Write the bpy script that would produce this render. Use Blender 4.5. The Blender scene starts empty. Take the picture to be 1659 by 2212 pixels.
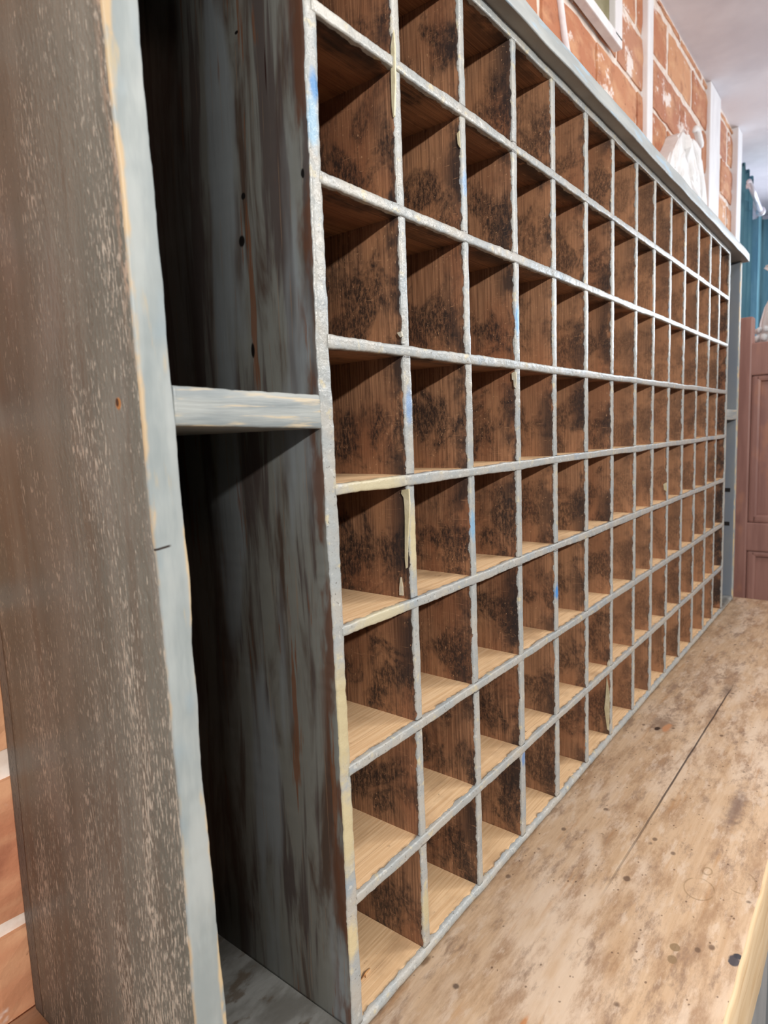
import bpy, bmesh, math, random
from mathutils import Vector, Matrix, Euler, noise

random.seed(7)
SC = bpy.context.scene
COL = SC.collection
R = math.radians

# ------------------------------------------------------------------ camera
CAM_LOC = Vector((-0.38258, -0.35941, 0.04503))
CAM_ROT = Euler((R(83.019176), R(2.293177), R(-51.830589)), 'XYZ')
FPX, CX, CY = 1378.993, 829.5, 1106.0
cd = bpy.data.cameras.new('camera')
cd.sensor_fit = 'VERTICAL'
cd.sensor_height = 36.0
cd.lens = FPX / 2212.0 * 36.0
cd.clip_start = 0.01
cd.dof.use_dof = True
cd.dof.focus_distance = 0.72
cd.dof.aperture_fstop = 9.0
cam = bpy.data.objects.new('camera', cd)
cam.location = CAM_LOC
cam.rotation_euler = CAM_ROT
COL.objects.link(cam)
SC.camera = cam
CM = CAM_ROT.to_matrix()


def on(px, py, ax, val):
    """point of the place that the photo shows at a pixel, on the plane axis = val"""
    d = CM @ Vector(((px - CX) / FPX, -(py - CY) / FPX, -1.0))
    return CAM_LOC + d * ((val - CAM_LOC[ax]) / d[ax])


# ------------------------------------------------------------------ node helpers
def lin(c):
    return tuple(((v / 255) / 12.92 if v / 255 <= 0.04045 else ((v / 255 + 0.055) / 1.055) ** 2.4) for v in c)


def rgba(c):
    return (*lin(c), 1.0)


class NT:
    def __init__(self, name):
        self.m = bpy.data.materials.new(name)
        self.m.use_nodes = True
        self.t = self.m.node_tree
        self.t.nodes.clear()
        self.out = self.n('ShaderNodeOutputMaterial')
        self.b = self.n('ShaderNodeBsdfPrincipled')
        self.l(self.b.outputs[0], self.out.inputs[0])
        self.tc = self.n('ShaderNodeTexCoord')
        self.P = self.tc.outputs['Object']
        s = self.n('ShaderNodeSeparateXYZ')
        self.l(self.P, s.inputs[0])
        self.x, self.y, self.z = s.outputs

    def n(self, t):
        return self.t.nodes.new(t)

    def l(self, a, b):
        self.t.links.new(a, b)

    def put(self, sock, v):
        if hasattr(v, 'links') or isinstance(v, bpy.types.NodeSocket):
            self.l(v, sock)
        else:
            sock.default_value = v

    def math(self, op, a, b=None, c=None, clamp=False):
        n = self.n('ShaderNodeMath')
        n.operation = op
        n.use_clamp = clamp
        self.put(n.inputs[0], a)
        if b is not None:
            self.put(n.inputs[1], b)
        if c is not None:
            self.put(n.inputs[2], c)
        return n.outputs[0]

    def noise(self, scale=(1, 1, 1), sc=1.0, detail=4, rough=0.55, off=(0, 0, 0), dist=0.0):
        mp = self.n('ShaderNodeMapping')
        mp.inputs['Scale'].default_value = scale
        mp.inputs['Location'].default_value = off
        self.l(self.P, mp.inputs[0])
        n = self.n('ShaderNodeTexNoise')
        n.inputs['Scale'].default_value = sc
        n.inputs['Detail'].default_value = detail
        n.inputs['Roughness'].default_value = rough
        n.inputs['Distortion'].default_value = dist
        self.l(mp.outputs[0], n.inputs['Vector'])
        return n.outputs[0]

    def voro(self, scale=(1, 1, 1), sc=1.0, off=(0, 0, 0), out='Distance', rnd=1.0):
        mp = self.n('ShaderNodeMapping')
        mp.inputs['Scale'].default_value = scale
        mp.inputs['Location'].default_value = off
        self.l(self.P, mp.inputs[0])
        n = self.n('ShaderNodeTexVoronoi')
        n.inputs['Scale'].default_value = sc
        n.inputs['Randomness'].default_value = rnd
        self.l(mp.outputs[0], n.inputs['Vector'])
        return n.outputs[out]

    def step(self, v, a, b, lo=0.0, hi=1.0):
        """smooth map of v from a..b to lo..hi"""
        n = self.n('ShaderNodeMapRange')
        n.interpolation_type = 'SMOOTHSTEP'
        self.put(n.inputs[0], v)
        n.inputs[1].default_value = a
        n.inputs[2].default_value = b
        n.inputs[3].default_value = lo
        n.inputs[4].default_value = hi
        return n.outputs[0]

    def mix(self, f, a, b, mode='MIX'):
        n = self.n('ShaderNodeMix')
        n.data_type = 'RGBA'
        n.blend_type = mode
        self.put(n.inputs[0], f)
        for k, v in ((6, a), (7, b)):
            if isinstance(v, tuple):
                v = rgba(v) if len(v) == 3 else v
            self.put(n.inputs[k], v)
        return n.outputs[2]

    def spot(self, c, r, soft=0.35, wob=0.0, wsc=200):
        """mask of one stain with its own shape around point c"""
        a = self.n('ShaderNodeVectorMath'); a.operation = 'SUBTRACT'
        self.l(self.P, a.inputs[0]); a.inputs[1].default_value = c
        b = self.n('ShaderNodeVectorMath'); b.operation = 'DIVIDE'
        self.l(a.outputs[0], b.inputs[0]); b.inputs[1].default_value = r
        ln = self.n('ShaderNodeVectorMath'); ln.operation = 'LENGTH'
        self.l(b.outputs[0], ln.inputs[0])
        v = ln.outputs['Value']
        if wob:
            w = self.noise((1, 1, 1), wsc, 3)
            v = self.math('ADD', v, self.math('MULTIPLY', self.math('SUBTRACT', w, 0.5), wob))
        return self.step(v, 1 - soft, 1 + soft * .3, 1, 0), v

    def ring(self, c, r, w=0.15):
        _, v = self.spot(c, r)
        return self.step(self.math('ABSOLUTE', self.math('SUBTRACT', v, 1.0)), 0, w, 1, 0)

    def done(self, col, rough=0.6, bump=None, bs=0.3, bd=0.001, spec=0.5, metal=0.0):
        if isinstance(col, tuple):
            col = rgba(col) if len(col) == 3 else col
        self.put(self.b.inputs['Base Color'], col)
        self.put(self.b.inputs['Roughness'], rough)
        self.b.inputs['Specular IOR Level'].default_value = spec
        self.b.inputs['Metallic'].default_value = metal
        if bump is not None:
            n = self.n('ShaderNodeBump')
            n.inputs['Strength'].default_value = bs
            n.inputs['Distance'].default_value = bd
            self.l(bump, n.inputs['Height'])
            self.l(n.outputs[0], self.b.inputs['Normal'])
        return self.m


# ------------------------------------------------------------------ cabinet layout
P0 = 0.115
VX = [0.0005, .115, .2286, .3436, .4552, .5718, .6861, .8061, .915, 1.0287, 1.1427, 1.2633, 1.3839, 1.495, 1.6145]
HZ = [-0.4987, -.3717, -.2474, -.1213, 0.0, .1215, .2468, .3709, .4921]
BASE = Vector((0.8, 0.0, -0.506))        # foot of the cabinet, on the counter
DEPTH = 0.28


def loc(p):
    p = Vector(p)
    return p - BASE


# ------------------------------------------------------------------ materials
def paint_colour(k, tone=(152, 157, 157), spots=()):
    """pale grey-blue paint with cream and darker rubbed places"""
    a = k.noise((1, 1, 1), 26, 3)
    b = k.noise((1, 1, 1), 75, 4, off=(3, 1, 2))
    c = k.noise((1, 1, 1), 330, 3, off=(1, 5, 2))
    col = k.mix(k.step(a, .40, .62), tone, (164, 163, 157))
    col = k.mix(k.step(b, .57, .72), col, (184, 176, 150))
    col = k.mix(k.step(k.noise((1, 1, 1), 17, 2, off=(8, 3, 1)), .60, .74, 0, .55), col, (126, 146, 162))
    col = k.mix(k.step(c, .63, .72, 0, .75), col, (96, 92, 86))
    col = k.mix(k.step(k.noise((1, 1, 1), 140, 4, off=(4, 4, 9)), .60, .68, 0, .6), col, (188, 189, 185))
    for c0, r0, cc in spots:
        m, _ = k.spot(tuple(loc(c0)), r0, .6, .8, 160)
        col = k.mix(m, col, cc)
    return col


def aged_colour(k, heavy=1.0, lift=0.0):
    """old brown softwood: upright grain, black handling stains in every pigeonhole"""
    grain = k.noise((1, 560, 12), 1.0, 5, .6)
    fine = k.noise((1, 1100, 20), 1.0, 3, .6, off=(2, 1, 4))
    base = k.mix(k.step(grain, .32, .68), (112, 79, 57), (164, 121, 90))
    tone = k.noise((7, 9, 6), 1.0, 3, off=(5, 2, 7))
    base = k.mix(k.step(tone, .40, .66, 0, .75), base, (128, 82, 56))
    base = k.mix(k.step(k.noise((9, 16, 9), 1.0, 3, off=(2, 9, 7)), .50, .70, 0, .6), base, (164, 118, 84))
    base = k.mix(k.step(fine, .56, .68, 0, .6), base, (58, 40, 30))
    if lift:
        base = k.mix(lift, base, (186, 138, 102))
    # stains gather half way up each hole
    fz = k.math('FRACT', k.math('DIVIDE', k.z, 0.1240))
    mid = k.math('SUBTRACT', 1.0, k.math('MULTIPLY', k.math('ABSOLUTE', k.math('SUBTRACT', fz, .46)), 2.3))
    st = k.noise((9, 24, 19), 1.0, 6, .66, off=(0, 3, 1), dist=.5)
    sm = k.math('ADD', st, k.math('MULTIPLY', mid, .15))
    stain = k.step(sm, .505, .68)
    brk = k.noise((1, 360, 170), 1.0, 5, .75, off=(9, 2, 2))
    stain = k.math('MULTIPLY', stain, k.step(brk, .34, .60, .25, 1.0))
    col = k.mix(k.math('MULTIPLY', stain, .93 * heavy), base, (36, 27, 25))
    # dark greasy band behind the painted edge
    eb = k.math('MULTIPLY', k.step(k.y, .036, .006), k.step(k.noise((8, 14, 11), 1.0, 5, .65, off=(1, 7, 3)), .44, .58))
    col = k.mix(k.math('MULTIPLY', eb, .85 * heavy), col, (30, 26, 28))
    # pale chips and scratches
    ch = k.noise((30, 420, 300), 1.0, 2, .5, off=(6, 1, 1))
    cm = k.math('MULTIPLY', k.step(ch, .66, .74), k.step(k.noise((5, 22, 16), 1.0, 2, off=(2, 2, 2)), .42, .56))
    col = k.mix(k.math('MULTIPLY', cm, .8), col, (180, 140, 106))
    sc = k.noise((20, 60, 900), 1.0, 1, .5, off=(1, 3, 6), dist=.8)
    col = k.mix(k.math('MULTIPLY', k.step(sc, .70, .76), .5), col, (174, 130, 96))
    return col, grain, fine


def pine_colour(k, dirty=1.0):
    g = k.noise((10, 340, 1), 1.0, 4, .6)
    col = k.mix(k.step(g, .3, .7), (214, 177, 134), (233, 201, 160))
    col = k.mix(k.step(k.noise((6, 700, 1), 1.0, 3, off=(4, 1, 1)), .62, .72, 0, .4), col, (140, 102, 70))
    col = k.mix(k.step(k.noise((14, 22, 14), 1.0, 4, off=(7, 1, 3)), .50, .72, 0, .5 * dirty), col, (160, 128, 96))
    col = k.mix(k.step(k.noise((60, 90, 60), 1.0, 3, off=(2, 6, 3)), .68, .76, 0, .6), col, (84, 60, 46))
    return col, g


def seams(k, col):
    d = None
    for h in HZ[1:8]:
        v = k.math('ABSOLUTE', k.math('SUBTRACT', k.z, h - BASE.z))
        d = v if d is None else k.math('MINIMUM', d, v)
    m = k.step(k.math('ABSOLUTE', k.math('SUBTRACT', d, .0057)), .0004, .0010, 1, 0)
    m = k.math('MULTIPLY', m, k.step(k.noise((40, 40, 70), 1.0, 2, off=(7, 7, 1)), .44, .54))
    return k.mix(k.math('MULTIPLY', m, .8), col, (54, 50, 48))


def edge_mat(name, kind, width=.0045, spots=(), tone=(152, 157, 157), heavy=1.0, lift=0.0):
    """one board: paint on the front edge, running raggedly round the corner, bare wood behind"""
    k = NT(name)
    if kind == 'aged':
        wood, g, f = aged_colour(k, heavy, lift)
        gr = k.math('ADD', g, k.math('MULTIPLY', f, .5))
    elif kind == 'pine':
        wood, gr = pine_colour(k)
    paint = paint_colour(k, tone, spots)
    if spots is SP_DIV:
        paint = seams(k, paint)
    rag = k.noise((60, 20, 60), 1.0, 4, .6, off=(3, 3, 3))
    e = k.math('ADD', k.y, k.math('MULTIPLY', k.math('SUBTRACT', rag, .5), .010))
    pm = k.step(e, width, width + .0008, 1, 0)
    grime = k.math('MULTIPLY', k.step(e, width, width + .004, 1, 0), k.step(k.noise((50, 30, 50), 1.0, 2), .42, .6))
    col = k.mix(k.math('MULTIPLY', grime, .75), wood, (52, 46, 44))
    col = k.mix(pm, col, paint)
    wr = k.noise((1, 1, 1), 260, 4, .6)
    lump = k.noise((1, 1, 1), 700, 2, .5, off=(1, 1, 4))
    hb = k.math('ADD', k.math('MULTIPLY', wr, 1.0), k.math('MULTIPLY', lump, .35))
    h = k.mix(pm, k.math('MULTIPLY', gr, .5), hb)
    rough = k.step(pm, 0, 1, .62, .24)
    return k.done(col, rough, h, .42, .0013, .45)


SP_STILE = [((.004, 0, .311), (.0055, .02, .016), (70, 126, 178)),
            ((.001, 0, .285), (.007, .02, .024), (136, 168, 190)),
            ((0, 0, -.20), (.02, .02, .06), (182, 171, 138)),
            ((-.002, 0, -.30), (.02, .02, .045), (184, 173, 140)),
            ((-.003, 0, -.405), (.014, .02, .022), (190, 177, 142))]
SP_DIV = [((VX[4], 0, -.186), (.006, .02, .013), (70, 132, 196)),
          ((VX[3], 0, -.385), (.006, .02, .012), (96, 132, 178)),
          ((VX[3], 0, .175), (.006, .02, .022), (104, 152, 194)),
          ((VX[2], 0, .30), (.006, .02, .016), (126, 156, 188)),
          ((VX[1], 0, .07), (.006, .02, .02), (126, 150, 182)),
          ((VX[2], 0, -.06), (.006, .02, .02), (126, 160, 186)),
          ((VX[1], 0, -.06), (.008, .02, .04), (186, 176, 144)),
          ((VX[1], 0, -.45), (.008, .02, .03), (180, 170, 138)),
          ((VX[9], 0, .27), (.008, .02, .02), (126, 148, 172))]
M_DIVS = [edge_mat('aged divider wood with painted edge', 'aged', .0020, SP_DIV), edge_mat('light-lifted divider wood with painted edge', 'aged', .0020, SP_DIV, heavy=.85, lift=.18), edge_mat('far light-lifted divider wood with painted edge', 'aged', .0020, SP_DIV, heavy=.55, lift=.45)]  # farther boards: fewer stains, and stronger light put into the colour
M_STILE = edge_mat('aged partition wood with painted edge', 'aged', .0020, SP_STILE)
M_SHELF = edge_mat('pine shelf with painted edge', 'pine', .0036,
                   [((.06, 0, 0), (.05, .02, .02), (182, 174, 146)), ((.06, 0, -.125), (.05, .02, .02), (180, 173, 148)),
                    ((.02, 0, .371), (.03, .02, .02), (178, 178, 172))])
M_UNDER = edge_mat('shade-browned shelf underside with painted edge', 'aged', .0036)  # brown divider wood puts the shade under the shelves into the colour


def distressed(name):
    """outer face of the cabinet side: grey-brown paint scuffed through to pale wood"""
    k = NT(name)
    a = k.noise((1, 26, 4), 1.0, 4)
    col = k.mix(k.step(a, .35, .68), (107, 111, 105), (127, 129, 122))
    col = k.mix(k.step(k.noise((1, 40, 3), 1.0, 3, off=(2, 5, 1)), .50, .66, 0, .7), col, (106, 101, 92))
    col = k.mix(k.step(k.noise((1, 14, 5), 1.0, 2, off=(1, 1, 7)), .52, .70, 0, .6), col, (136, 136, 131))
    dens = k.noise((1, 34, 5), 1.0, 3, .6, off=(4, 8, 2))
    low = k.math('ADD', k.step(k.z, .70, .05, -.05, .10), k.step(k.y, .09, .01, 0, .05))
    dens = k.math('ADD', dens, low)
    chip = k.noise((1, 620, 105), 1.0, 3, .6, off=(3, 3, 3))
    thr = k.math('ADD', chip, k.math('MULTIPLY', dens, .45))
    cm = k.step(thr, .795, .87)
    col = k.mix(k.math('MULTIPLY', cm, .8), col, (204, 199, 186))
    col = k.mix(k.step(k.noise((1, 700, 60), 1.0, 2, off=(1, 4, 4)), .66, .74, 0, .6), col, (66, 58, 50))
    edge = k.math('MULTIPLY', k.step(k.y, .012, .003), k.math('MULTIPLY', k.step(k.z, .58, .66), k.step(k.noise((1, 160, 60), 1.0, 3), .44, .56)))
    col = k.mix(k.math('MULTIPLY', edge, .8), col, (186, 168, 150))
    c = on(255, 872, 0, -.164)
    m, v = k.spot(tuple(loc(c)), (.02, .0035, .0042), .3)
    col = k.mix(m, col, (176, 122, 72))
    m2, _ = k.spot(tuple(loc(c + Vector((0, .0012, .0008)))), (.02, .002, .003), .3)
    col = k.mix(m2, col, (72, 42, 24))
    pl = k.math('ABSOLUTE', k.math('SUBTRACT', k.y, .2635))
    col = k.mix(k.step(pl, .0005, .0013, .85, 0), col, (44, 38, 34))
    col = k.mix(k.step(k.y, .2645, .2655), col, (122, 126, 124))
    h = k.math('ADD', k.math('MULTIPLY', cm, 1.0), k.math('MULTIPLY', k.noise((1, 300, 120), 1.0, 3, off=(5, 1, 1)), .7))
    h = k.math('MULTIPLY', h, k.step(pl, .0004, .0014, .0, 1))
    return k.done(col, .46, h, .7, .0016, .28)


def post_front(name):
    """front edge of the end boards: grey-blue paint, arrises rubbed to tan wood"""
    k = NT(name)
    s = k.noise((40, 40, 9), 1.0, 4)
    col = k.mix(k.step(s, .36, .66), (132, 141, 142), (158, 164, 163))
    col = k.mix(k.step(k.noise((70, 30, 12), 1.0, 4, off=(2, 2, 8)), .58, .70, 0, .8), col, (176, 158, 124))
    col = k.mix(k.step(k.noise((30, 20, 14), 1.0, 2, off=(4, 2, 1)), .56, .72, 0, .5), col, (128, 148, 160))
    # rubbed left arris (x of the outer corner wanders with the board)
    w = k.noise((1, 1, 22), 1.0, 3, off=(5, 5, 5))
    xx = k.math('ADD', k.x, k.math('MULTIPLY', k.math('SUBTRACT', w, .5), .010))
    lx = -.1615 - BASE.x
    ar = k.step(xx, lx - .0012, lx + .0016, 1, 0)
    col = k.mix(k.math('MULTIPLY', k.math('MULTIPLY', ar, .85), k.step(k.noise((60, 60, 30), 1.0, 4), .40, .55)), col, (186, 160, 122))
    rx = -.1412 - BASE.x
    br = k.math('MULTIPLY', k.step(xx, rx - .0006, rx + .002), k.step(k.noise((60, 60, 30), 1.0, 3, off=(3, 1, 1)), .46, .58))
    col = k.mix(k.math('MULTIPLY', br, .8), col, (196, 172, 130))
    # split
    sp = k.math('ABSOLUTE', k.math('SUBTRACT', k.z, k.math('ADD', k.math('MULTIPLY', k.math('SUBTRACT', k.x, -.150 - BASE.x), .10), -.0205 - BASE.z)))
    sm = k.math('MULTIPLY', k.step(sp, .0004, .0010, 1, 0), k.step(k.x, -.1500 - BASE.x, -.1530 - BASE.x))
    col = k.mix(sm, col, (38, 26, 20))
    h = k.noise((60, 60, 26), 1.0, 4)
    return k.done(col, .48, h, .35, .0016, .4)


def partition_dark(name):
    """bay side of the pigeonhole partition: black, brown and slate paint worn in upright streaks"""
    k = NT(name)
    a = k.noise((1, 30, 4.5), 1.0, 5, .62, dist=.5)
    b = k.noise((1, 48, 3.2), 1.0, 4, .6, off=(3, 6, 2), dist=.3)
    c = k.noise((1, 22, 3.0), 1.0, 3, .6, off=(8, 1, 5))
    col = k.mix(k.step(a, .36, .54), (70, 57, 49), (110, 111, 106))
    col = k.mix(k.step(b, .52, .62, 0, .85), col, (66, 56, 54))
    col = k.mix(k.step(c, .52, .66, 0, .9), col, (122, 128, 131))
    col = k.mix(k.step(k.noise((1, 60, 5), 1.0, 4, .65, off=(1, 9, 9)), .60, .66, 0, .8), col, (104, 66, 42))
    col = k.mix(k.step(k.noise((1, 420, 8), 1.0, 3, off=(6, 6, 1)), .62, .70, 0, .45), col, (128, 104, 82))
    # brown rubbed band just behind the front edge
    fb = k.math('MULTIPLY', k.step(k.y, .024, .008), k.step(k.noise((1, 40, 12), 1.0, 4, off=(2, 2, 7)), .42, .54))
    col = k.mix(k.math('MULTIPLY', fb, .85), col, (84, 54, 38))
    for (px, py), r in (((518, 520), (.02, .0042, .0052)), ((520, 422), (.02, .003, .0032)), ((500, 64), (.02, .0024, .0016)),
                        ((545, 757), (.02, .0024, .0070)), ((648, 372), (.02, .002, .004))):
        m, _ = k.spot(tuple(loc(on(px, py, 0, -.0075))), r, .3)
        col = k.mix(m, col, (12, 9, 8))
    a0, b0 = on(562, 85, 0, -.0075), on(566, 205, 0, -.0075)
    m, _ = k.spot(tuple(loc((a0 + b0) / 2)), (.02, .0009, abs(a0.z - b0.z) / 2), .5)
    col = k.mix(m, col, (40, 20, 18))
    h = k.noise((1, 260, 22), 1.0, 4)
    return k.done(col, .5, h, .12, .0006, .35)


def plain_paint(name, c1, c2, sc=(20, 20, 20), rough=.55, bs=.3, spec=.4, c3=None):
    k = NT(name)
    col = k.mix(k.step(k.noise(sc, 1.0, 4), .36, .66), c1, c2)
    if c3:
        col = k.mix(k.step(k.noise(tuple(v * 1.7 for v in sc), 1.0, 4, off=(3, 7, 1)), .54, .66, 0, .8), col, c3)
    return k.done(col, rough, k.noise(tuple(v * 3 for v in sc), 1.0, 4, off=(1, 1, 1)), bs, .001, spec)


M_OUT = distressed('scuffed grey-brown paint')
M_POST = post_front('grey-blue paint with rubbed arrises')
M_PART = partition_dark('streaked black and slate paint')
M_BAYFLOOR = plain_paint('worn grey bay paint', (108, 108, 104), (140, 142, 140), (24, 40, 20), .5, .3, .4, (92, 82, 70))
M_BAYSHELF = plain_paint('bay shelf paint', (126, 134, 136), (152, 157, 155), (9, 60, 120), .45, .45, .4, (186, 172, 146))
M_SLATE = plain_paint('slate blue paint', (118, 127, 138), (130, 135, 138), (10, 14, 5), .6, .2, .3)
M_CORNICE = plain_paint('pale blue-grey cornice paint', (146, 152, 153), (166, 171, 170), (7, 60, 60), .42, .4, .45, (150, 178, 198))
M_CORNUNDER = plain_paint('grey cornice underside paint', (134, 130, 122), (148, 144, 136), (9, 20, 20), .5, .2, .4)
M_BACK = plain_paint('dark back boards', (60, 42, 32), (84, 58, 42), (30, 30, 5), .7, .3, .3)
M_CREAM = plain_paint('cream paint run', (186, 177, 144), (202, 194, 166), (90, 90, 90), .35, .4, .5)
M_WHITECHIP = plain_paint('pale paint flake', (178, 176, 166), (196, 188, 164), (150, 150, 150), .4, .5, .5)
M_BLACK = NT('dark slot'); M_BLACK = M_BLACK.done((22, 18, 18), .9)
M_SPLINT = plain_paint('splintered pine', (196, 150, 100), (150, 100, 60), (300, 300, 60), .6, .3, .3)


# ------------------------------------------------------------------ object helpers
def link(name, me, mats, parent=None, base=None):
    o = bpy.data.objects.new(name, me)
    COL.objects.link(o)
    for m in (mats if isinstance(mats, (list, tuple)) else [mats]):
        me.materials.append(m)
    if parent is not None:
        o.parent = parent
    if base is not None:
        o.location = base
    return o


def tag(o, label, cat, group=None):
    o['label'] = label
    o['category'] = cat
    if group:
        o['group'] = group
    return o


def thing(name, at, label, cat, group=None):
    o = bpy.data.objects.new(name, None)
    o.empty_display_size = .05
    o.location = at
    COL.objects.link(o)
    return tag(o, label, cat, group)


def struct(o):
    o['kind'] = 'structure'
    return o


def nz(t, seed, f):
    return noise.noise(Vector((t * f, seed * 7.31 + .37, seed * 3.17 + .11)))


def sweep(name, mats, parent, base, axis, s0, s1, step, rails, y0, y1, seed, r=.002, wob=.0005, fine=.0003, ywob=.0005,
          slots=(0, 0, 0), slotfun=None, yf=30):
    """board with a hand-worked front edge. axis 'z': upright, rails(s) gives its left and right x;
    axis 'x': lying, rails(s) gives its lower and upper z. The front edge is at y0, the back at y1."""
    n = max(2, int(abs(s1 - s0) / step))
    me = bpy.data.meshes.new(name)
    vs, fs, mi = [], [], []
    prof_n = None
    for i in range(n + 1):
        s = s0 + (s1 - s0) * i / n
        a, b = rails(s)
        a0, b0 = a, b
        a += wob * nz(s, seed, 22) + fine * nz(s, seed + 1, 110) + fine * .7 * nz(s, seed + 2, 320)
        b += wob * nz(s, seed + 3, 22) + fine * nz(s, seed + 4, 110) + fine * .7 * nz(s, seed + 5, 320)
        yv = y0 + ywob * nz(s, seed + 6, yf) + fine * nz(s, seed + 7, 140)
        w = b - a
        rr = min(r, w * .42)
        pr = [(a0, y1), (a0, yv + .030), (a, yv + rr + .004), (a, yv + rr)]
        pr += [(a + rr * .3, yv + rr * .3), (a + rr, yv)]
        for t in (.33, .66):
            q = a + rr + (w - 2 * rr) * t
            pr.append((q, yv + fine * .8 * nz(s, seed + 8 + t * 9, 260)))
        pr += [(b - rr, yv), (b - rr * .3, yv + rr * .3), (b, yv + rr), (b, yv + rr + .004), (b0, yv + .030), (b0, y1)]
        prof_n = len(pr)
        for c, y in pr:
            p = Vector((c, y, s)) if axis == 'z' else Vector((s, y, c))
            vs.append(p - base)
    m = prof_n
    for i in range(n):
        sm = s0 + (s1 - s0) * (i + .5) / n
        for j in range(m):
            j2 = (j + 1) % m
            f = (i * m + j, i * m + j2, (i + 1) * m + j2, (i + 1) * m + j)
            if axis == 'x':
                f = f[::-1]
            fs.append(f)
            if j < 3:
                sl = slots[0]
            elif j < 10:
                sl = slots[1]
            elif j < 13:
                sl = slots[2]
            else:
                sl = slots[1]
            if slotfun:
                sl = slotfun(sm, j, sl)
            mi.append(sl)
    e0 = tuple(range(m)); e1 = tuple(range(n * m, n * m + m))
    fs += [e0[::-1], e1] if axis == 'z' else [e0, e1[::-1]]
    mi += [slots[1], slots[1]]
    me.from_pydata([tuple(v) for v in vs], [], fs)
    for p, k in zip(me.polygons, mi):
        p.material_index = k
        p.use_smooth = len(p.vertices) == 4
    o = link(name, me, mats, parent)
    bm = bmesh.new(); bm.from_mesh(me)
    bmesh.ops.recalc_face_normals(bm, faces=bm.faces)
    bm.to_mesh(me); bm.free()
    return o


def bm_box(bm, lo, hi, bevel=0.0, seg=2):
    lo, hi = Vector(lo), Vector(hi)
    res = bmesh.ops.create_cube(bm, size=1.0)
    for v in res['verts']:
        v.co = Vector((lo[i] + (v.co[i] + .5) * (hi[i] - lo[i]) for i in range(3)))
    if bevel:
        es = {e for v in res['verts'] for e in v.link_edges}
        bmesh.ops.bevel(bm, geom=list(es), offset=bevel, segments=seg, affect='EDGES', profile=.6)


def bm_obj(name, bm, mats, parent=None, smooth=False, base=None):
    me = bpy.data.meshes.new(name)
    bmesh.ops.recalc_face_normals(bm, faces=bm.faces)
    if base is not None:
        for v in bm.verts:
            v.co -= base
    bm.to_mesh(me)
    bm.free()
    for p in me.polygons:
        p.use_smooth = smooth
    o = link(name, me, mats, parent)
    return o


def box(name, lo, hi, mats, parent=None, base=None, bevel=.002):
    bm = bmesh.new()
    bm_box(bm, lo, hi, bevel)
    return bm_obj(name, bm, mats, parent, base=base)


def bm_poly(bm, pts, d):
    """solid from a closed outline pushed along d"""
    a = [bm.verts.new(p) for p in pts]
    b = [bm.verts.new(Vector(p) + Vector(d)) for p in pts]
    bm.faces.new(a)
    bm.faces.new(b[::-1])
    n = len(a)
    for i in range(n):
        bm.faces.new((a[i], b[i], b[(i + 1) % n], a[(i + 1) % n]))


def bm_tube(bm, pts, r, seg=10, caps=True):
    pts = [Vector(p) for p in pts]
    rings = []
    for i, p in enumerate(pts):
        t = (pts[min(i + 1, len(pts) - 1)] - pts[max(i - 1, 0)]).normalized()
        u = t.orthogonal().normalized() if i == 0 else (rings_u - t * rings_u.dot(t)).normalized()
        rings_u = u
        v = t.cross(u)
        rad = r[i] if isinstance(r, (list, tuple)) else r
        rings.append([bm.verts.new(p + (u * math.cos(k / seg * 6.28318) + v * math.sin(k / seg * 6.28318)) * rad) for k in range(seg)])
    for a, b in zip(rings, rings[1:]):
        for k in range(seg):
            bm.faces.new((a[k], a[(k + 1) % seg], b[(k + 1) % seg], b[k]))
    if caps:
        bm.faces.new(rings[0][::-1]); bm.faces.new(rings[-1])


def bm_lathe(bm, prof, c, seg=32, flute=0.0, nf=0):
    rings = []
    for r, z in prof:
        ring = []
        for k in range(seg):
            a = k / seg * 2 * math.pi
            rr = r * (1 + (flute * math.cos(a * nf) if nf else 0))
            ring.append(bm.verts.new((c[0] + rr * math.cos(a), c[1] + rr * math.sin(a), c[2] + z)))
        rings.append(ring)
    for a, b in zip(rings, rings[1:]):
        for k in range(seg):
            bm.faces.new((a[k], a[(k + 1) % seg], b[(k + 1) % seg], b[k]))
    return rings


def lerp_tab(tab):
    def f(s):
        for (a, va), (b, vb) in zip(tab, tab[1:]):
            if s <= b:
                t = max(0, (s - a) / (b - a))
                return tuple(x + (y - x) * t for x, y in zip(va, vb))
        return tab[-1][1]
    return f


# ------------------------------------------------------------------ the cabinet
cab = thing('pigeonhole_cabinet', BASE,
            'long pigeonhole cabinet with worn grey-blue painted edges standing on the pine counter', 'cabinet')

# end boards
post = lerp_tab([(-.506, (-.1630, -.1368)), (-.360, (-.1628, -.1372)), (-.185, (-.1603, -.1408)), (-.10, (-.1612, -.1400)),
                 (-.030, (-.1618, -.1386)), (-.016, (-.1626, -.1392)), (.03, (-.1634, -.1398)), (.085, (-.1640, -.1409)),
                 (.20, (-.1643, -.1424)), (.24, (-.1653, -.1431)), (.30, (-.1667, -.1425)), (.4975, (-.1660, -.1420))])
o = sweep('side_panel', [M_OUT, M_POST], cab, BASE, 'z', -.5056, .4975, .004, post, 0.0, DEPTH, 11, r=.0016, wob=.0010, fine=.0003,
          ywob=.0008, slots=(0, 1, 1))
o['label'] = 'near end board, grey-brown paint scuffed through to pale wood'
sweep('side_panel', [M_SLATE, M_POST], cab, BASE, 'z', -.5056, .4975, .008, lambda s: (1.7715, 1.7945), 0.0, DEPTH, 17, r=.0016,
      wob=.0006, slots=(0, 1, 0))
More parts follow.
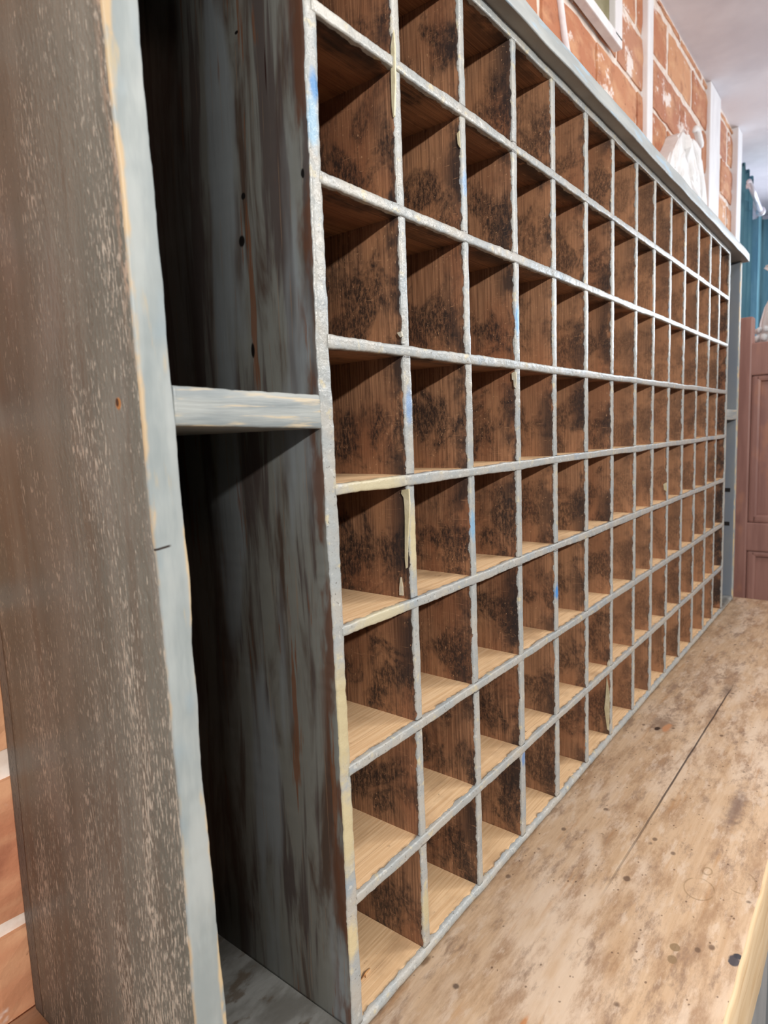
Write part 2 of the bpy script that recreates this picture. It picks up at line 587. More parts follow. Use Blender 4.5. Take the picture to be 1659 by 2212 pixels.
# partitions that close the pigeonholes at both ends
stile = lerp_tab([(-.4935, (-.0062, .0080)), (-.3, (-.0050, .0082)), (-.17, (-.0047, .0080)), (-.02, (-.0062, .0082)),
                  (.12, (-.0068, .0078)), (.25, (-.0048, .0080)), (.35, (-.0028, .0105)), (.4975, (-.001, .012))])
o = sweep('partition', [M_PART, M_STILE], cab, BASE, 'z', -.4920, .4975, .003, stile, -.0006, DEPTH - .012, 23, r=.0014, wob=.0008, fine=.0006,
          slots=(0, 1, 1))
o['label'] = 'near partition, black and slate paint worn in upright streaks'
sweep('partition', [M_STILE], cab, BASE, 'z', -.4920, .4975, .006, lambda s: (1.6085, 1.6205), -.0006, DEPTH - .012, 29, r=.0018)

# upright dividers, a little out of line from hole to hole
DIVS = []
for i in range(1, 14):
    offs = [random.uniform(-.0009, .0009) for _ in range(9)]
    wid = [random.uniform(.0050, .0063) for _ in range(9)]

    def rails(s, i=i, offs=offs, wid=wid):
        k = 0
        while k < 7 and s > HZ[k + 1]:
            k += 1
        t = 0
        if k > 0:
            t = max(0, 1 - (s - HZ[k]) / .0022)
        d = offs[k] * (1 - t) + offs[max(0, k - 1)] * t
        w = wid[k] * (1 - t) + wid[max(0, k - 1)] * t
        c = VX[i] + d
        return c - w, c + w
    DIVS.append(sweep('vertical_divider', [M_DIVS[0 if i < 4 else 1 if i < 7 else 2]], cab, BASE, 'z', -.4925, .4880, .0025, rails, random.uniform(-.0002, .0008), DEPTH - .014,
                      40 + i * 13, r=.0014, wob=.0005, fine=.00035, ywob=.0005))

# shelves, running through
for k in range(1, 8):
    offs = [random.uniform(-.0006, .0006) for _ in range(15)]
    th = [random.uniform(.0046, .0056) for _ in range(15)]

    def rails(s, k=k, offs=offs, th=th):
        j = max(0, min(13, int(s / P0)))
        t = s / P0 - j
        t = min(1, max(0, t * 3 - 1))
        d = offs[j] * (1 - t) + offs[j + 1] * t
        h = th[j] * (1 - t) + th[j + 1] * t
        return HZ[k] + d - h, HZ[k] + d + h
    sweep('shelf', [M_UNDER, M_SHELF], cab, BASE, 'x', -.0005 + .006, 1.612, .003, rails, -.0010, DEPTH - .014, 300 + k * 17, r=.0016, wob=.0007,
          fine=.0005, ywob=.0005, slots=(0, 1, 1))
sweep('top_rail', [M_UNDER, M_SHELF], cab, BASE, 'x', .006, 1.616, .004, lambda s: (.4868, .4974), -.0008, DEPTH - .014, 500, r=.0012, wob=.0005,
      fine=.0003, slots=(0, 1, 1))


def bot_slot(s, j, sl):
    return 2 if (s < -.004 or s > 1.616) and j >= 8 else sl


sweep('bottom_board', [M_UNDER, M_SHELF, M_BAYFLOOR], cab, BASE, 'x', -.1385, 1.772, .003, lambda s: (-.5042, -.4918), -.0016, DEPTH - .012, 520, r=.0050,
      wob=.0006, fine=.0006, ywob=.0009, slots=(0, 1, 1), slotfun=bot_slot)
# small shelves of the end bays
bay = lerp_tab([(-.142, (.0553, .0809)), (-.005, (.0512, .0778))])
sweep('bay_shelf', [M_BAYSHELF], cab, BASE, 'x', -.1405, -.0040, .003, bay, .0004, DEPTH - .012, 540, r=.0018, wob=.0005, fine=.0003)
sweep('bay_shelf', [M_BAYSHELF], cab, BASE, 'x', 1.6190, 1.7730, .005, lambda s: (.0450, .0745), .0004, DEPTH - .012, 550, r=.0018)
# top board with its wavy hand-planed front
corn = lambda s: (.4975, .5195)
sweep('top_board', [M_CORNUNDER, M_CORNICE], cab, BASE, 'x', -.185, 1.797, .004, corn, -.0185, DEPTH + .004, 560, r=.0015, wob=.0004, fine=.0002, ywob=.0022, yf=9,
      slots=(0, 1, 1))
box('back_panel', (-.141, DEPTH - .013, -.4915), (1.773, DEPTH, .4974), M_BACK, cab, BASE, 0)
# slots cut in the far end board
for zz in (-.165, -.268):
    o = box('slot', (1.7700, .012, zz - .006), (1.7722, .075, zz + .006), M_BLACK, cab, BASE, .001)
    o['label'] = 'dark slot cut in the far end board'


def flake(div, xp, pix, mat, th=.0012):
    """a paint run or flake on the near face of a divider, from its outline in the photo"""
    bm = bmesh.new()
    bm_poly(bm, [on(px, py, 0, xp) for px, py in pix], (-th, 0, 0))
    # overlap the board
    bm_poly(bm, [on(px, py, 0, xp + .0002) for px, py in pix], (.0008, 0, 0))
    o = bm_obj('paint_drip', bm, mat, DIVS[div - 1], base=BASE)
    o['label'] = 'cream run of old paint' if mat is M_CREAM else 'flake of pale paint'


flake(1, .1085, [(884, 1056), (869, 1058), (868, 1066), (873, 1074), (875, 1092), (876, 1120), (876, 1160), (876, 1205), (878, 1228), (881, 1226), (882, 1180), (884, 1130), (886, 1090)], M_CREAM)
flake(1, .1085, [(864, 1285), (864, 1268), (866, 1247), (868, 1247), (871, 1266), (872, 1286)], M_WHITECHIP)
flake(1, .1085, [(851, 66), (846, 100), (846, 160), (847, 200), (848, 232), (851, 254), (853, 250), (855, 180), (854, 100)], M_CREAM)
flake(3, .3375, [(1112, 803), (1106, 806), (1107, 820), (1110, 822), (1111, 836), (1114, 838), (1116, 818), (1115, 804)], M_WHITECHIP)
flake(6, .680, [(1311, 1462), (1309, 1500), (1306, 1530), (1308, 1545), (1312, 1575), (1316, 1578), (1317, 1500)], M_CREAM)
flake(6, .680, [(1316, 1424), (1312, 1432), (1313, 1444), (1318, 1440)], M_WHITECHIP)
flake(9, 1.0235, [(1440, 1042), (1433, 1046), (1435, 1058), (1441, 1062)], M_CREAM)
flake(2, .2228, [(993, 283), (988, 290), (990, 312), (995, 320)], M_CREAM)
flake(1, .1085, [(868, 716), (859, 719), (862, 724), (866, 729), (870, 727)], M_WHITECHIP)

# a splinter left lying in the lowest near hole
bm = bmesh.new()
a, b, c = on(780, 2117, 2, -.4905), on(799, 2092, 2, -.4905), on(790, 2112, 2, -.4905)
bm_tube(bm, [a, (a + b) / 2 + Vector((0, 0, .0012)), b], [.0004, .0010, .0006], 6)
bm_tube(bm, [(a + b) / 2, c], [.0006, .0003], 6)
o = bm_obj('wood_splinter', bm, M_SPLINT, smooth=True)
tag(o, 'small pale wood splinter lying in the lowest left pigeonhole', 'splinter')

# ------------------------------------------------------------------ counter
CZ = -.506
CF = -.2665


def counter_mat():
    k = NT('scrubbed pine counter')
    g = k.noise((7, 150, 7), 1.0, 4, .6, dist=.4)
    col = k.mix(k.step(g, .22, .80), (206, 174, 140), (224, 196, 164))
    col = k.mix(k.step(k.noise((5, 16, 5), 1.0, 4, .6, off=(3, 1, 1)), .46, .66, 0, .8), col, (232, 211, 188))
    col = k.mix(k.step(k.noise((10, 30, 16), 1.0, 6, .72, off=(9, 4, 1)), .44, .66, 0, .8), col, (168, 134, 104))
    col = k.mix(k.step(k.noise((17, 46, 30), 1.0, 6, .72, off=(1, 8, 3)), .50, .68, 0, .75), col, (148, 122, 104))
    col = k.mix(k.step(k.noise((18, 54, 34), 1.0, 5, .7, off=(5, 8, 7)), .52, .66, 0, .6), col, (232, 212, 190))
    col = k.mix(k.step(k.noise((6, 60, 6), 1.0, 4, .6, off=(6, 8, 3)), .60, .72, 0, .4), col, (196, 146, 96))
    d = k.voro((40, 52, 40), 1.0, (2, 1, 0))
    dm = k.math('MULTIPLY', k.step(d, .10, .22, 1, 0), k.step(k.noise((30, 30, 30), 1.0, 2, off=(4, 4, 4)), .54, .62))
    col = k.mix(k.math('MULTIPLY', dm, .7), col, (92, 70, 58))
    d2 = k.voro((95, 130, 95), 1.0, (7, 3, 0))
    dm2 = k.math('MULTIPLY', k.step(d2, .10, .20, 1, 0), k.step(k.noise((50, 50, 50), 1.0, 2, off=(8, 4, 4)), .55, .6))
    col = k.mix(k.math('MULTIPLY', dm2, .7), col, (100, 74, 58))

    def P(px, py):
        return tuple(on(px, py, 2, CZ) - CB)

    def spot(px, py, rx, ry, c, soft=.4, wob=.9, f=1.0):
        nonlocal col
        m, _ = k.spot(P(px, py), (rx, ry, .05), soft, wob, 120)
        col = k.mix(k.math('MULTIPLY', m, f), col, c)
    # knots, ink and smudges
    spot(1433, 1564, .050, .026, (118, 88, 68), .9, 1.2, .75)
    spot(1440, 1572, .022, .007, (206, 150, 110), .5, .9)
    spot(1420, 1574, .010, .005, (62, 46, 40), .5, .8)
    spot(1590, 1745, .07, .012, (120, 100, 94), .9, 1.2, .7)
    spot(1570, 1490, .04, .012, (110, 92, 82), .9, 1.2, .6)
    spot(1585, 2075, .0085, .0060, (84, 80, 84), .3, .9)
    spot(1594, 2066, .0045, .0045, (66, 66, 72), .3, .7)
    spot(1458, 2046, .0062, .0052, (140, 116, 84), .2, .5, .8)
    spot(1452, 2072, .0062, .0050, (146, 122, 92), .2, .5, .8)
    spot(920, 2075, .010, .004, (120, 92, 68), .7, 1.0, .7)
    spot(1354, 1898, .006, .005, (104, 82, 68), .4, .6, .8)
    spot(985, 2130, .004, .004, (86, 70, 62), .5, .6, .8)
    spot(1130, 2212, .012, .003, (206, 130, 66), .7, .8, .7)
    for px, py, rx, ry, wd in ((1528, 1882, .0072, .0050, .35), (1510, 1920, .020, .016, .10), (1600, 1905, .022, .016, .10),
                               (1258, 2035, .006, .005, .25), (1500, 1310, .02, .012, .2)):
        m = k.ring(P(px, py), (rx, ry, .05), wd)
        col = k.mix(k.math('MULTIPLY', k.math('MULTIPLY', m, .5), k.step(k.noise((40, 40, 1), 1.0, 2), .42, .55)), col, (136, 108, 72))
    # open joint between the two boards, closing towards the near end
    jy = k.math('ADD', -.1160, k.math('MULTIPLY', k.math('SUBTRACT', k.noise((9, 1, 1), 1.0, 3), .5), .004))
    jy = k.math('ADD', jy, k.math('MULTIPLY', k.math('ADD', k.x, CB.x - .33), -.0115))
    dist = k.math('ABSOLUTE', k.math('SUBTRACT', k.math('ADD', k.y, CB.y), jy))
    xw = k.math('ADD', k.x, CB.x)
    jm = k.math('MULTIPLY', k.step(dist, .0006, .0020, 1, 0), k.math('MULTIPLY', k.step(xw, .30, .62, .25, 1), k.step(xw, 1.10, .98)))
    jm = k.math('MULTIPLY', jm, k.step(xw, .29, .34))
    col = k.mix(k.math('MULTIPLY', jm, .85), col, (58, 48, 48))
    h = k.math('SUBTRACT', k.noise((20, 160, 20), 1.0, 4, off=(2, 2, 2)), k.math('MULTIPLY', jm, 2.0))
    return k.done(col, .42, h, .25, .0012, .45)


CB = Vector((.6, 0, -1.42))
cnt = thing('counter', CB, 'long scrubbed pine counter with ink stains and an open joint, under the pigeonhole cabinet', 'counter')
M_COUNTER = counter_mat()
M_CFRONT = plain_paint('pale planed pine edge', (218, 190, 150), (228, 204, 168), (6, 40, 60), .45, .2, .4, (208, 174, 130))
sweep('worktop', [M_COUNTER, M_CFRONT, M_COUNTER], cnt, CB, 'x', -.55, 1.822, .010, lambda s: (-.632, CZ), CF, .284, 600, r=.004, wob=.0, fine=.0, ywob=.0012,
      slots=(0, 1, 2))
# level top: flatten the upper face of the worktop
M_BASE = plain_paint('grey counter base paint', (140, 146, 150), (166, 170, 172), (8, 20, 4), .5, .3, .4)
bm = bmesh.new()
x0, x1 = -.50, 1.78
bm_box(bm, (x0, -.215, -1.38), (x1, .27, -.634), .004)
xx = x0
while xx < x1 - .1:
    bm_box(bm, (xx + .03, -.232, -1.33), (xx + .40, -.214, -.68), .006)
    xx += .456
bm_obj('base', bm, M_BASE, cnt, base=CB)
box('plinth', (x0 + .03, -.18, -1.42), (x1 - .03, .26, -1.379), M_BLACK, cnt, CB, .002)

# ------------------------------------------------------------------ setting
FZ = -1.42
CEIL = 1.43
WY = .300


def simple(name, c1, c2, sc, rough=.8, bs=.2):
    return plain_paint(name, c1, c2, sc, rough, bs, .3)


M_FLOOR = simple('floor boards', (120, 100, 84), (140, 118, 98), (4, 60, 4), .6)
M_CEIL = simple('ceiling plaster', (208, 202, 206), (226, 221, 224), (3, 3, 3), .9, .15)
M_WALLPL = simple('pale lavender plaster', (206, 208, 222), (218, 219, 230), (3, 3, 3), .9, .1)
M_TRIM = simple('white painted timber', (226, 224, 226), (238, 237, 238), (20, 20, 6), .5, .2)

o = struct(box('floor', (-2.5, -3.2, FZ - .05), (5.1, .45, FZ), M_FLOOR, bevel=0))
o = struct(box('ceiling', (-2.5, -3.2, CEIL), (5.1, .50, CEIL + .05), M_CEIL, bevel=0))

# brick wall: every brick laid, in lime mortar
kb = NT('orange brick with lime')
at = kb.n('ShaderNodeAttribute'); at.attribute_name = 'rnd'
sp = kb.n('ShaderNodeSeparateColor'); kb.l(at.outputs['Color'], sp.inputs[0])
col = kb.mix(sp.outputs[0], (182, 122, 92), (208, 156, 118))
col = kb.mix(kb.math('MULTIPLY', sp.outputs[1], .7), col, (168, 118, 104))
col = kb.mix(kb.step(kb.noise((9, 9, 22), 1.0, 4, off=(1, 2, 3)), .42, .70, 0, .6), col, (216, 170, 132))
col = kb.mix(kb.step(kb.noise((14, 14, 14), 1.0, 4, .6, off=(5, 2, 3)), .52, .70, 0, .55), col, (140, 86, 66))
col = kb.mix(kb.step(kb.noise((60, 60, 60), 1.0, 3, off=(5, 9, 3)), .66, .74, 0, .6), col, (86, 52, 38))
col = kb.mix(kb.step(kb.noise((8, 8, 11), 1.0, 5, .7, off=(2, 9, 6)), .58, .66, 0, .9), col, (236, 226, 220))
M_BRICK = kb.done(col, .85, kb.noise((60, 60, 60), 1.0, 4), .4, .004, .2)
M_MORTAR = simple('lime mortar', (214, 196, 182), (236, 224, 214), (30, 30, 30), .9, .5)

bm = bmesh.new()
lay = bm.loops.layers.color.new('rnd')
bm_box(bm, (-2.4, WY, FZ), (3.44, WY + .12, CEIL))
n0 = len(bm.faces)
ROW, BW = .1655, .345
zrow0 = 1.065 - 15 * ROW
r_ = 0
z = zrow0
while z < CEIL - .02:
    zt = min(z + ROW, CEIL - .002)
    x = -2.375 + (0.5 if r_ % 2 else 0) * BW
    while x < 3.41:
        xe = min(x + BW, 3.42)
        if xe - x > .06:
            jg = [random.uniform(.005, .017) for _ in range(4)]
            if random.random() < .18:
                jg[0] += .014
            pr = WY - random.uniform(.004, .010)
            m0 = len(bm.faces)
            # brick as a jittered grid so that its edges are broken
            x0b, x1b, z0b, z1b = x + jg[0], xe - jg[1], z + jg[2], zt - jg[3]
            nu, nv = 8, 5
            g = [[None] * (nv + 1) for _ in range(nu + 1)]
            for iu in range(nu + 1):
                for iv in range(nv + 1):
                    px = x0b + (x1b - x0b) * iu / nu + random.uniform(-.004, .004)
                    pz = z0b + (z1b - z0b) * iv / nv + random.uniform(-.004, .004)
                    e = iu in (0, nu) or iv in (0, nv)
                    g[iu][iv] = bm.verts.new((px, pr + (.0035 if e else 0) + random.uniform(-.0012, .0012), min(pz, CEIL - .001)))
            for iu in range(nu):
                for iv in range(nv):
                    bm.faces.new((g[iu][iv], g[iu + 1][iv], g[iu + 1][iv + 1], g[iu][iv + 1]))
            ring = [g[i][0] for i in range(nu + 1)] + [g[nu][j] for j in range(1, nv + 1)] + \
                   [g[i][nv] for i in range(nu - 1, -1, -1)] + [g[0][j] for j in range(nv - 1, 0, -1)]
            back = [bm.verts.new((v.co.x, WY + .004, v.co.z)) for v in ring]
            for i in range(len(ring)):
                j = (i + 1) % len(ring)
                bm.faces.new((ring[i], back[i], back[j], ring[j]))
            c = (random.random(), random.random() ** 2, random.random(), 1)
            bm.faces.ensure_lookup_table()
            for f in bm.faces[m0:]:
                f.material_index = 1
                for lp in f.loops:
                    lp[lay] = c
        x = xe
    z += ROW
    r_ += 1
me = bpy.data.meshes.new('wall_back')
bmesh.ops.recalc_face_normals(bm, faces=bm.faces)
bm.to_mesh(me); bm.free()
struct(link('wall_back', me, [M_MORTAR, M_BRICK]))
# plain wall beyond the brick end and the window wall at the far end
struct(box('wall_far', (3.50, .42, FZ), (5.05, .50, CEIL), M_WALLPL, bevel=0))
WX = 4.9
bm = bmesh.new()
bm_box(bm, (WX, .14, FZ), (WX + .1, .45, CEIL))
bm_box(bm, (WX, -1.70, FZ), (WX + .1, .14, -.10))
bm_box(bm, (WX, -1.70, 1.15), (WX + .1, .14, CEIL))
bm_box(bm, (WX, -3.2, FZ), (WX + .1, -1.70, CEIL))
struct(bm_obj('wall_right', bm, M_WALLPL))

# window in the far wall, bright with daylight
bm = bmesh.new()
for (y0, z0, y1, z1) in ((-1.70, -.10, .14, -.04), (-1.70, 1.09, .14, 1.15), (-1.70, -.10, -1.64, 1.15), (.08, -.10, .14, 1.15), (-.81, -.10, -.75, 1.15)):
    bm_box(bm, (WX - .01, y0, z0), (WX + .05, y1, z1), .006)
w1 = struct(bm_obj('window_1', bm, M_TRIM))
k = NT('daylight sky behind pane')
em = k.n('ShaderNodeEmission')
em.inputs['Color'].default_value = (.80, .90, 1.0, 1)
em.inputs['Strength'].default_value = 9.0
k.l(em.outputs[0], k.out.inputs[0])
box('pane', (WX + .03, -1.64, -.04), (WX + .04, .08, 1.09), k.m, w1, bevel=0)

# white painted timbers standing on the brick
def timber(name, px_l, px_r, y, z0, dy):
    a = on(*px_l, 1, y).x
    b = on(*px_r, 1, y).x
    bm = bmesh.new()
    bm_box(bm, (a, y, z0), (b, WY + .003, CEIL - .001), .004)
    return struct(bm_obj(name, bm, M_TRIM))


timber('trim_1', (1399, 200), (1411, 200), WY - .022, -.5, .03)
timber('trim_2', (1534, 300), (1556, 300), WY - .020, -.5, .03)
a = on(1592, 420, 1, WY - .03).x
b = on(1601, 420, 1, WY - .03).x
bm = bmesh.new()
bm_box(bm, (a, WY - .03, FZ), (b, .45, CEIL - .001), .004)
struct(bm_obj('trim_3', bm, M_TRIM))

# white frame high on the brick
FY = WY - .035
M_OLIVE = simple('olive grey panel', (128, 122, 92), (146, 140, 112), (12, 12, 12), .7)
fr = on(1345, 60, 1, FY).x
fi = on(1330, 20, 1, FY).x
fb = on(1338, 98, 1, FY).z
ft = on(1300, 22, 1, FY).z
frm = thing('picture_frame', (fr - .30, WY - .012, fb), 'white wooden frame with olive panel hung high on the brick wall', 'frame')
FB = Vector(frm.location)
bm = bmesh.new()
bm_box(bm, (fr - .62, FY, fb), (fr, WY - .011, ft), .003)
bm_box(bm, (fi, FY, ft - .01), (fr, WY - .011, CEIL - .03), .003)
bm_box(bm, (fr - .62, FY, ft - .01), (fr - .62 + (fr - fi), WY - .011, CEIL - .03), .003)
bm_box(bm, (fr - .62, FY, CEIL - .03 - (ft - fb)), (fr, WY - .011, CEIL - .03), .003)
bm_obj('frame', bm, M_TRIM, frm, base=FB)
box('panel', (fr - .61, WY - .018, fb + .01), (fr - .01, WY - .012, CEIL - .04), M_OLIVE, frm, FB, 0)

# white cable down the brick
bm = bmesh.new()
pts = [on(px, py, 1, WY - .014) for px, py in ((1208, -60), (1209, 0), (1214, 40), (1219, 80), (1225, 114), (1229, 150), (1234, 220))]
bm_tube(bm, pts, .0085, 8)
M_CABLE = simple('white cable', (222, 216, 220), (234, 230, 232), (30, 30, 30), .4)
tag(bm_obj('cable', bm, M_CABLE, smooth=True), 'thin white cable running down the bricks behind the cabinet top', 'cable')

# carved white ornament
M_ORN = simple('white carved plaster', (232, 232, 232), (242, 242, 242), (30, 30, 30), .6, .3)
OY = WY - .055
outline = [(1446, 352), (1449, 338), (1454, 325), (1460, 313), (1465, 301), (1469, 291), (1475, 285), (1481, 284), (1486, 289), (1489, 296),
           (1495, 298), (1502, 306), (1508, 318), (1513, 331), (1517, 348), (1521, 370), (1524, 400), (1527, 430), (1530, 470), (1530, 520), (1500, 540), (1450, 500), (1443, 400)]
orn = thing('carved_ornament', on(1490, 500, 1, WY - .012), 'white carved acanthus leaf ornament on the brick wall above the far cabinet top', 'ornament')
OB = Vector(orn.location)
bm = bmesh.new()
bm_poly(bm, [on(px, py, 1, OY) for px, py in outline], (0, WY - .006 - OY, 0))
bmesh.ops.bevel(bm, geom=[e for e in bm.edges if all(abs(v.co.y - OY) < 1e-5 for v in e.verts)], offset=.008, segments=2, affect='EDGES')
# raised leaf lobes
for a0, mid, b0, rad in (((1481, 292), (1482, 318), (1487, 352), .030), ((1470, 302), (1462, 330), (1458, 362), .030),
                         ((1496, 304), (1506, 330), (1510, 372), .030), ((1488, 340), (1494, 372), (1500, 404), .032),
                         ((1468, 345), (1472, 375), (1478, 400), .030), ((1508, 360), (1514, 390), (1517, 430), .028),
                         ((1492, 388), (1504, 412), (1508, 446), .030), ((1480, 330), (1470, 352), (1466, 380), .022),
                         ((1500, 344), (1503, 376), (1512, 410), .022)):
    ps = [on(*a0, 1, OY), on((a0[0] + mid[0]) / 2, (a0[1] + mid[1]) / 2, 1, OY), on(*mid, 1, OY), on((b0[0] + mid[0]) / 2, (b0[1] + mid[1]) / 2, 1, OY), on(*b0, 1, OY)]
    bm.verts.ensure_lookup_table()
    q0 = len(bm.verts)
    bm_tube(bm, ps, [rad * .25, rad * .7, rad, rad * .8, rad * .15], 10)
    bm.verts.ensure_lookup_table()
    for v in bm.verts[q0:]:
        v.co.y = OY + (v.co.y - OY) * .42
bm_obj('leaf_carving', bm, M_ORN, orn, base=OB)
# small scroll leaning against its right side
bm = bmesh.new()
ps = [on(px, py, 1, OY + .01) for px, py in ((1499, 284), (1503, 277), (1506, 283), (1509, 297), (1513, 309), (1515, 317))]
bm_tube(bm, ps, [.006, .010, .013, .014, .012, .008], 10)
bm_obj('scroll', bm, M_ORN, orn, True, base=OB)

# ------------------------------------------------------------------ beyond the far end
M_CURT = NT('teal curtain cloth')
M_CURT = M_CURT.done(M_CURT.mix(M_CURT.step(M_CURT.noise((30, 30, 4), 1.0, 3), .35, .65), (84, 126, 142), (104, 146, 158)), .75,
                     M_CURT.noise((400, 400, 400), 1.0, 2), .2, .002, .2)


def curtain(name, p0, p1, z0, z1, nf, amp, label, group=None, head=0.0):
    """hanging folded cloth with thickness"""
    p0, p1 = Vector(p0), Vector(p1)
    t = (p1 - p0).normalized()
    nrm = Vector((-t.y, t.x, 0))
    nu, nv = nf * 10, 16
    vs, fs = [], []
    base = Vector(((p0.x + p1.x) / 2, (p0.y + p1.y) / 2, z0))
    for side in (0, 1):
        for v in range(nv + 1):
            for u in range(nu + 1):
                f = u / nu
                zz = z0 + (z1 - z0) * v / nv
                ph = f * nf * 2 * math.pi
                a = amp * (math.sin(ph) + .35 * math.sin(ph * .53 + 1.3)) * (1 - .25 * v / nv)
                topdip = head * (.5 - .5 * math.cos(ph)) if v == nv else 0
                p = p0 + (p1 - p0) * f + nrm * (a + side * .006) + t * (.25 * amp * math.sin(2 * ph))
                vs.append((p.x - base.x, p.y - base.y, zz - topdip - base.z))
    m = (nu + 1) * (nv + 1)
    for s in (0, 1):
        for v in range(nv):
            for u in range(nu):
                i = s * m + v * (nu + 1) + u
                q = (i, i + 1, i + nu + 2, i + nu + 1)
                fs.append(q if s else q[::-1])
    for u in range(nu):
        for v in (0, nv):
            i = v * (nu + 1) + u
            fs.append((i, i + 1, i + 1 + m, i + m))
    for v in range(nv):
        for u in (0, nu):
            i = v * (nu + 1) + u
            fs.append((i, i + nu + 1, i + nu + 1 + m, i + m))
    me = bpy.data.meshes.new(name)
    me.from_pydata(vs, [], fs)
    for p in me.polygons:
        p.use_smooth = True
    o = link(name, me, M_CURT)
    o.location = base
    return tag(o, label, 'curtain', group)


curtain('curtain', (3.56, .318, 0), (3.86, .318, 0), -1.30, 1.385, 5, .024, 'teal curtain bunched beside the white post at the end of the brick wall', None, .03)
curtain('curtain', (4.45, .43, 0), (4.78, -.02, 0), -1.30, 1.33, 6, .035, 'teal curtain drawn beside the window beyond the pole end', None, .02)
M_CHROME = NT('pale satin metal'); M_CHROME = M_CHROME.done((222, 220, 230), .3, None, metal=.35)
pol = thing('curtain_pole', (3.70, .285, 1.225), 'pale metal curtain pole with disc end above the bunched teal curtain', 'curtain pole')
PB = Vector(pol.location)
pa, pb = on(1618, 392, 1, .245), on(1643, 456, 1, .245)
bm = bmesh.new(); bm_tube(bm, [pa, pb], .0125, 16)
bm_obj('pole', bm, M_CHROME, pol, True, base=PB)
d = (pb - pa).normalized()
bm = bmesh.new(); bm_tube(bm, [pb - d * .006, pb + d * .0, pb + d * .012, pb + d * .016], [.016, .023, .023, .018], 20)
bm_obj('finial', bm, M_CHROME, pol, True, base=PB)
bm = bmesh.new()
bk = pa + d * .05
bm_tube(bm, [bk, bk + Vector((0, .02, .0))], .012, 10)
bm_obj('bracket', bm, M_CHROME, pol, True, base=PB)

# panelled cupboard past the end of the counter
kw = NT('reddish pine')
g = kw.noise((30, 30, 3), 1.0, 4, .6)
col = kw.mix(kw.step(g, .3, .7), (142, 104, 96), (164, 124, 114))
col = kw.mix(kw.step(kw.noise((10, 10, 6), 1.0, 3, off=(3, 3, 3)), .56, .7, 0, .6), col, (186, 134, 108))
col = kw.mix(kw.step(kw.noise((8, 8, 8), 1.0, 3, off=(9, 3, 3)), .60, .72, 0, .6), col, (112, 76, 72))
M_RED = kw.done(col, .42, kw.noise((120, 120, 10), 1.0, 3), .2, .002, .4)
DX = 2.10
cup = thing('panelled_cupboard', (DX + .2, -.28, FZ), 'reddish-brown panelled pine cupboard past the far end of the counter', 'cupboard')
UB = Vector(cup.location)
py = lambda px, yy: on(px, yy, 0, DX)
zt_post = py(1612, 685).z
y_in = py(1626, 720).y
z_top = py(1640, 739).z
z_r1 = py(1640, 810).z
z_m0, z_m1 = py(1640, 1130).z, py(1640, 1192).z
bm = bmesh.new()
bm_box(bm, (DX, y_in, FZ), (DX + .05, .13, zt_post), .006)
bm_box(bm, (DX, -.75, FZ), (DX + .05, -.65, zt_post), .006)
bm_obj('post', bm, M_RED, cup, base=UB)
for nm, a_, b_ in (('rail', z_r1, z_top), ('rail', z_m1, z_m0), ('rail', FZ + .06, FZ + .18)):
    box(nm, (DX + .002, -.66, a_), (DX + .045, y_in + .005, b_), M_RED, cup, UB, .005)
for a_, b_ in ((z_m0, z_r1), (FZ + .17, z_m1)):
    box('panel', (DX + .022, -.66, a_ - .01), (DX + .036, y_in + .01, b_ + .01), M_RED, cup, UB, 0)
    bm = bmesh.new()
    for lo, hi in (((y_in - .028, a_), (y_in, b_)), ((-.65, a_), (-.622, b_)), ((-.63, a_), (y_in - .01, a_ + .028)), ((-.63, b_ - .02), (y_in - .01, b_))):
        bm_box(bm, (DX + .006, lo[0], lo[1]), (DX + .026, hi[0], hi[1]), .008)
    bm_obj('moulding', bm, M_RED, cup, base=UB)
bm = bmesh.new()
bm_box(bm, (DX + .044, -.74, FZ), (DX + .48, -.71, z_top - .03))
bm_box(bm, (DX + .044, .085, FZ), (DX + .48, .115, z_top - .03))
bm_box(bm, (DX + .46, -.74, FZ), (DX + .48, .115, z_top - .03))
bm_obj('carcass', bm, M_RED, cup, base=UB)
box('top', (DX + .045, -.76, z_top - .03), (DX + .50, .13, z_top - .004), M_RED, cup, UB, .004)

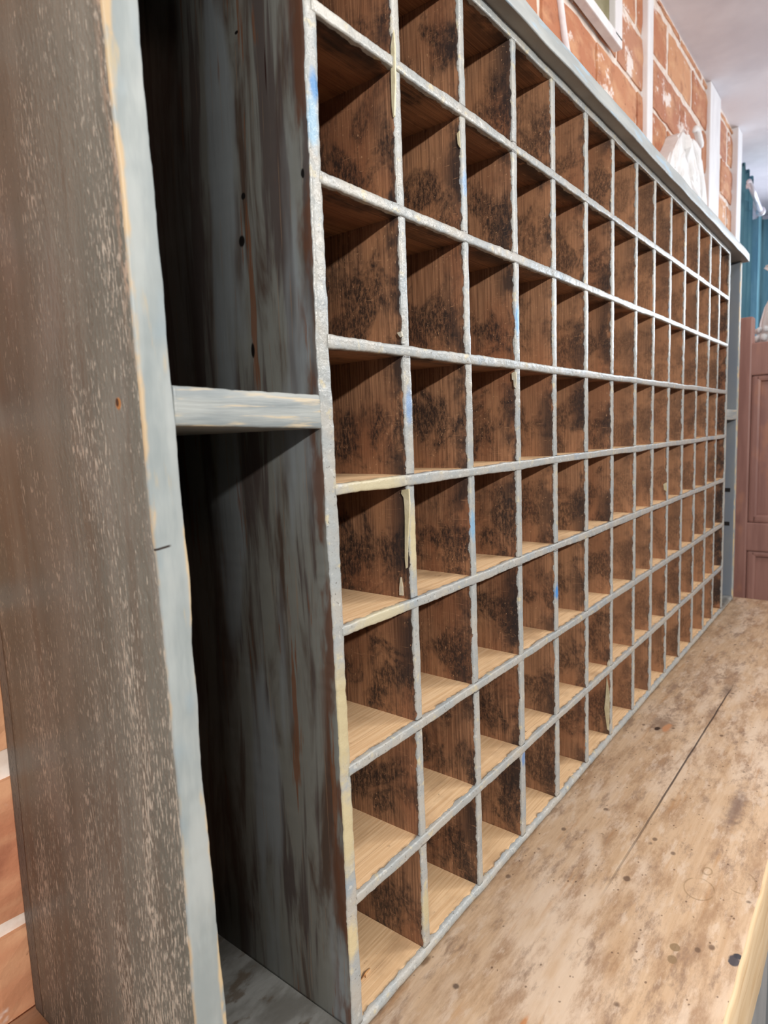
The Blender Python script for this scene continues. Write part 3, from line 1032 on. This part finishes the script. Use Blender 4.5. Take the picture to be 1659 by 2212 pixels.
# cut-glass vase on the cupboard
kg = NT('whitened cut glass')
kg.b.inputs['Transmission Weight'].default_value = .25
kg.b.inputs['IOR'].default_value = 1.5
M_GLASS = kg.done((242, 250, 255), .06)  # milky white base stands in for daylight through the glass
VB = Vector((DX + .24, -.065, z_top - .004))
vas = thing('glass_vase', VB, 'cut-glass vase with backlight put in as milky white, standing on the panelled cupboard at the picture edge', 'vase')
bm = bmesh.new()
prof = [(.0, .0), (.098, .0), (.106, .012), (.100, .035), (.094, .07), (.090, .10), (.078, .15), (.058, .19), (.044, .215), (.044, .24), (.066, .27), (.084, .285),
        (.080, .287), (.060, .268), (.038, .24), (.038, .215), (.05, .19), (.07, .15), (.080, .10), (.084, .06), (.08, .022), (.0, .016)]
bm_lathe(bm, prof, VB, 48, .035, 12)
bmesh.ops.remove_doubles(bm, verts=bm.verts, dist=1e-5)
bm_obj('body', bm, M_GLASS, vas, True, base=VB)
for ring_z, ring_r, nb, br in ((.035, .106, 18, .013), (.065, .100, 18, .011)):
    bm = bmesh.new()
    for q in range(nb):
        a = q / nb * 2 * math.pi
        bmesh.ops.create_icosphere(bm, subdivisions=2, radius=br, matrix=Matrix.Translation(VB + Vector((math.cos(a) * ring_r, math.sin(a) * ring_r, ring_z))))
    bm_obj('bead_band', bm, M_GLASS, vas, True, base=VB)

# ------------------------------------------------------------------ light
def area(name, at, to, size, power, colr, sy=None):
    l = bpy.data.lights.new(name, 'AREA')
    l.energy = power
    l.color = colr
    l.size = size
    if sy:
        l.shape = 'RECTANGLE'
        l.size_y = sy
    o = bpy.data.objects.new(name, l)
    o.location = at
    o.rotation_euler = (Vector(to) - Vector(at)).to_track_quat('-Z', 'Y').to_euler()
    COL.objects.link(o)
    return o


area('lamp_near', (-.75, -1.55, .75), (.3, 0, 0), .06, 58.0, (1, .95, .89))
area('lamp_ceiling', (2.4, -2.2, 1.15), (.7, 0, -.3), .45, 44.0, (1, .97, .93))
area('fill_overhead', (.9, -.95, 1.38), (.7, -.1, -.5), .6, 18.0, (1, .96, .91))  # added fill for the level surfaces, no lamp known there
area('fill_left', (-2.0, -.25, .6), (-.16, .12, .1), .7, 11.0, (.90, .96, 1.0), .9)  # added soft fill for the outer side panel, source unseen
area('window_daylight', (WX - .15, -.8, .55), (1.2, -.1, 0), 1.2, 46.0, (.82, .90, 1.0), 1.6)

w = bpy.data.worlds.new('room_light')
w.use_nodes = True
w.node_tree.nodes['Background'].inputs[0].default_value = (.86, .92, 1.0, 1)
w.node_tree.nodes['Background'].inputs[1].default_value = .36
SC.world = w
SC.view_settings.view_transform = 'Standard'
SC.view_settings.look = 'None'
SC.view_settings.exposure = -0.46
SC.view_settings.gamma = 1.0
SC.view_settings.use_curve_mapping = False
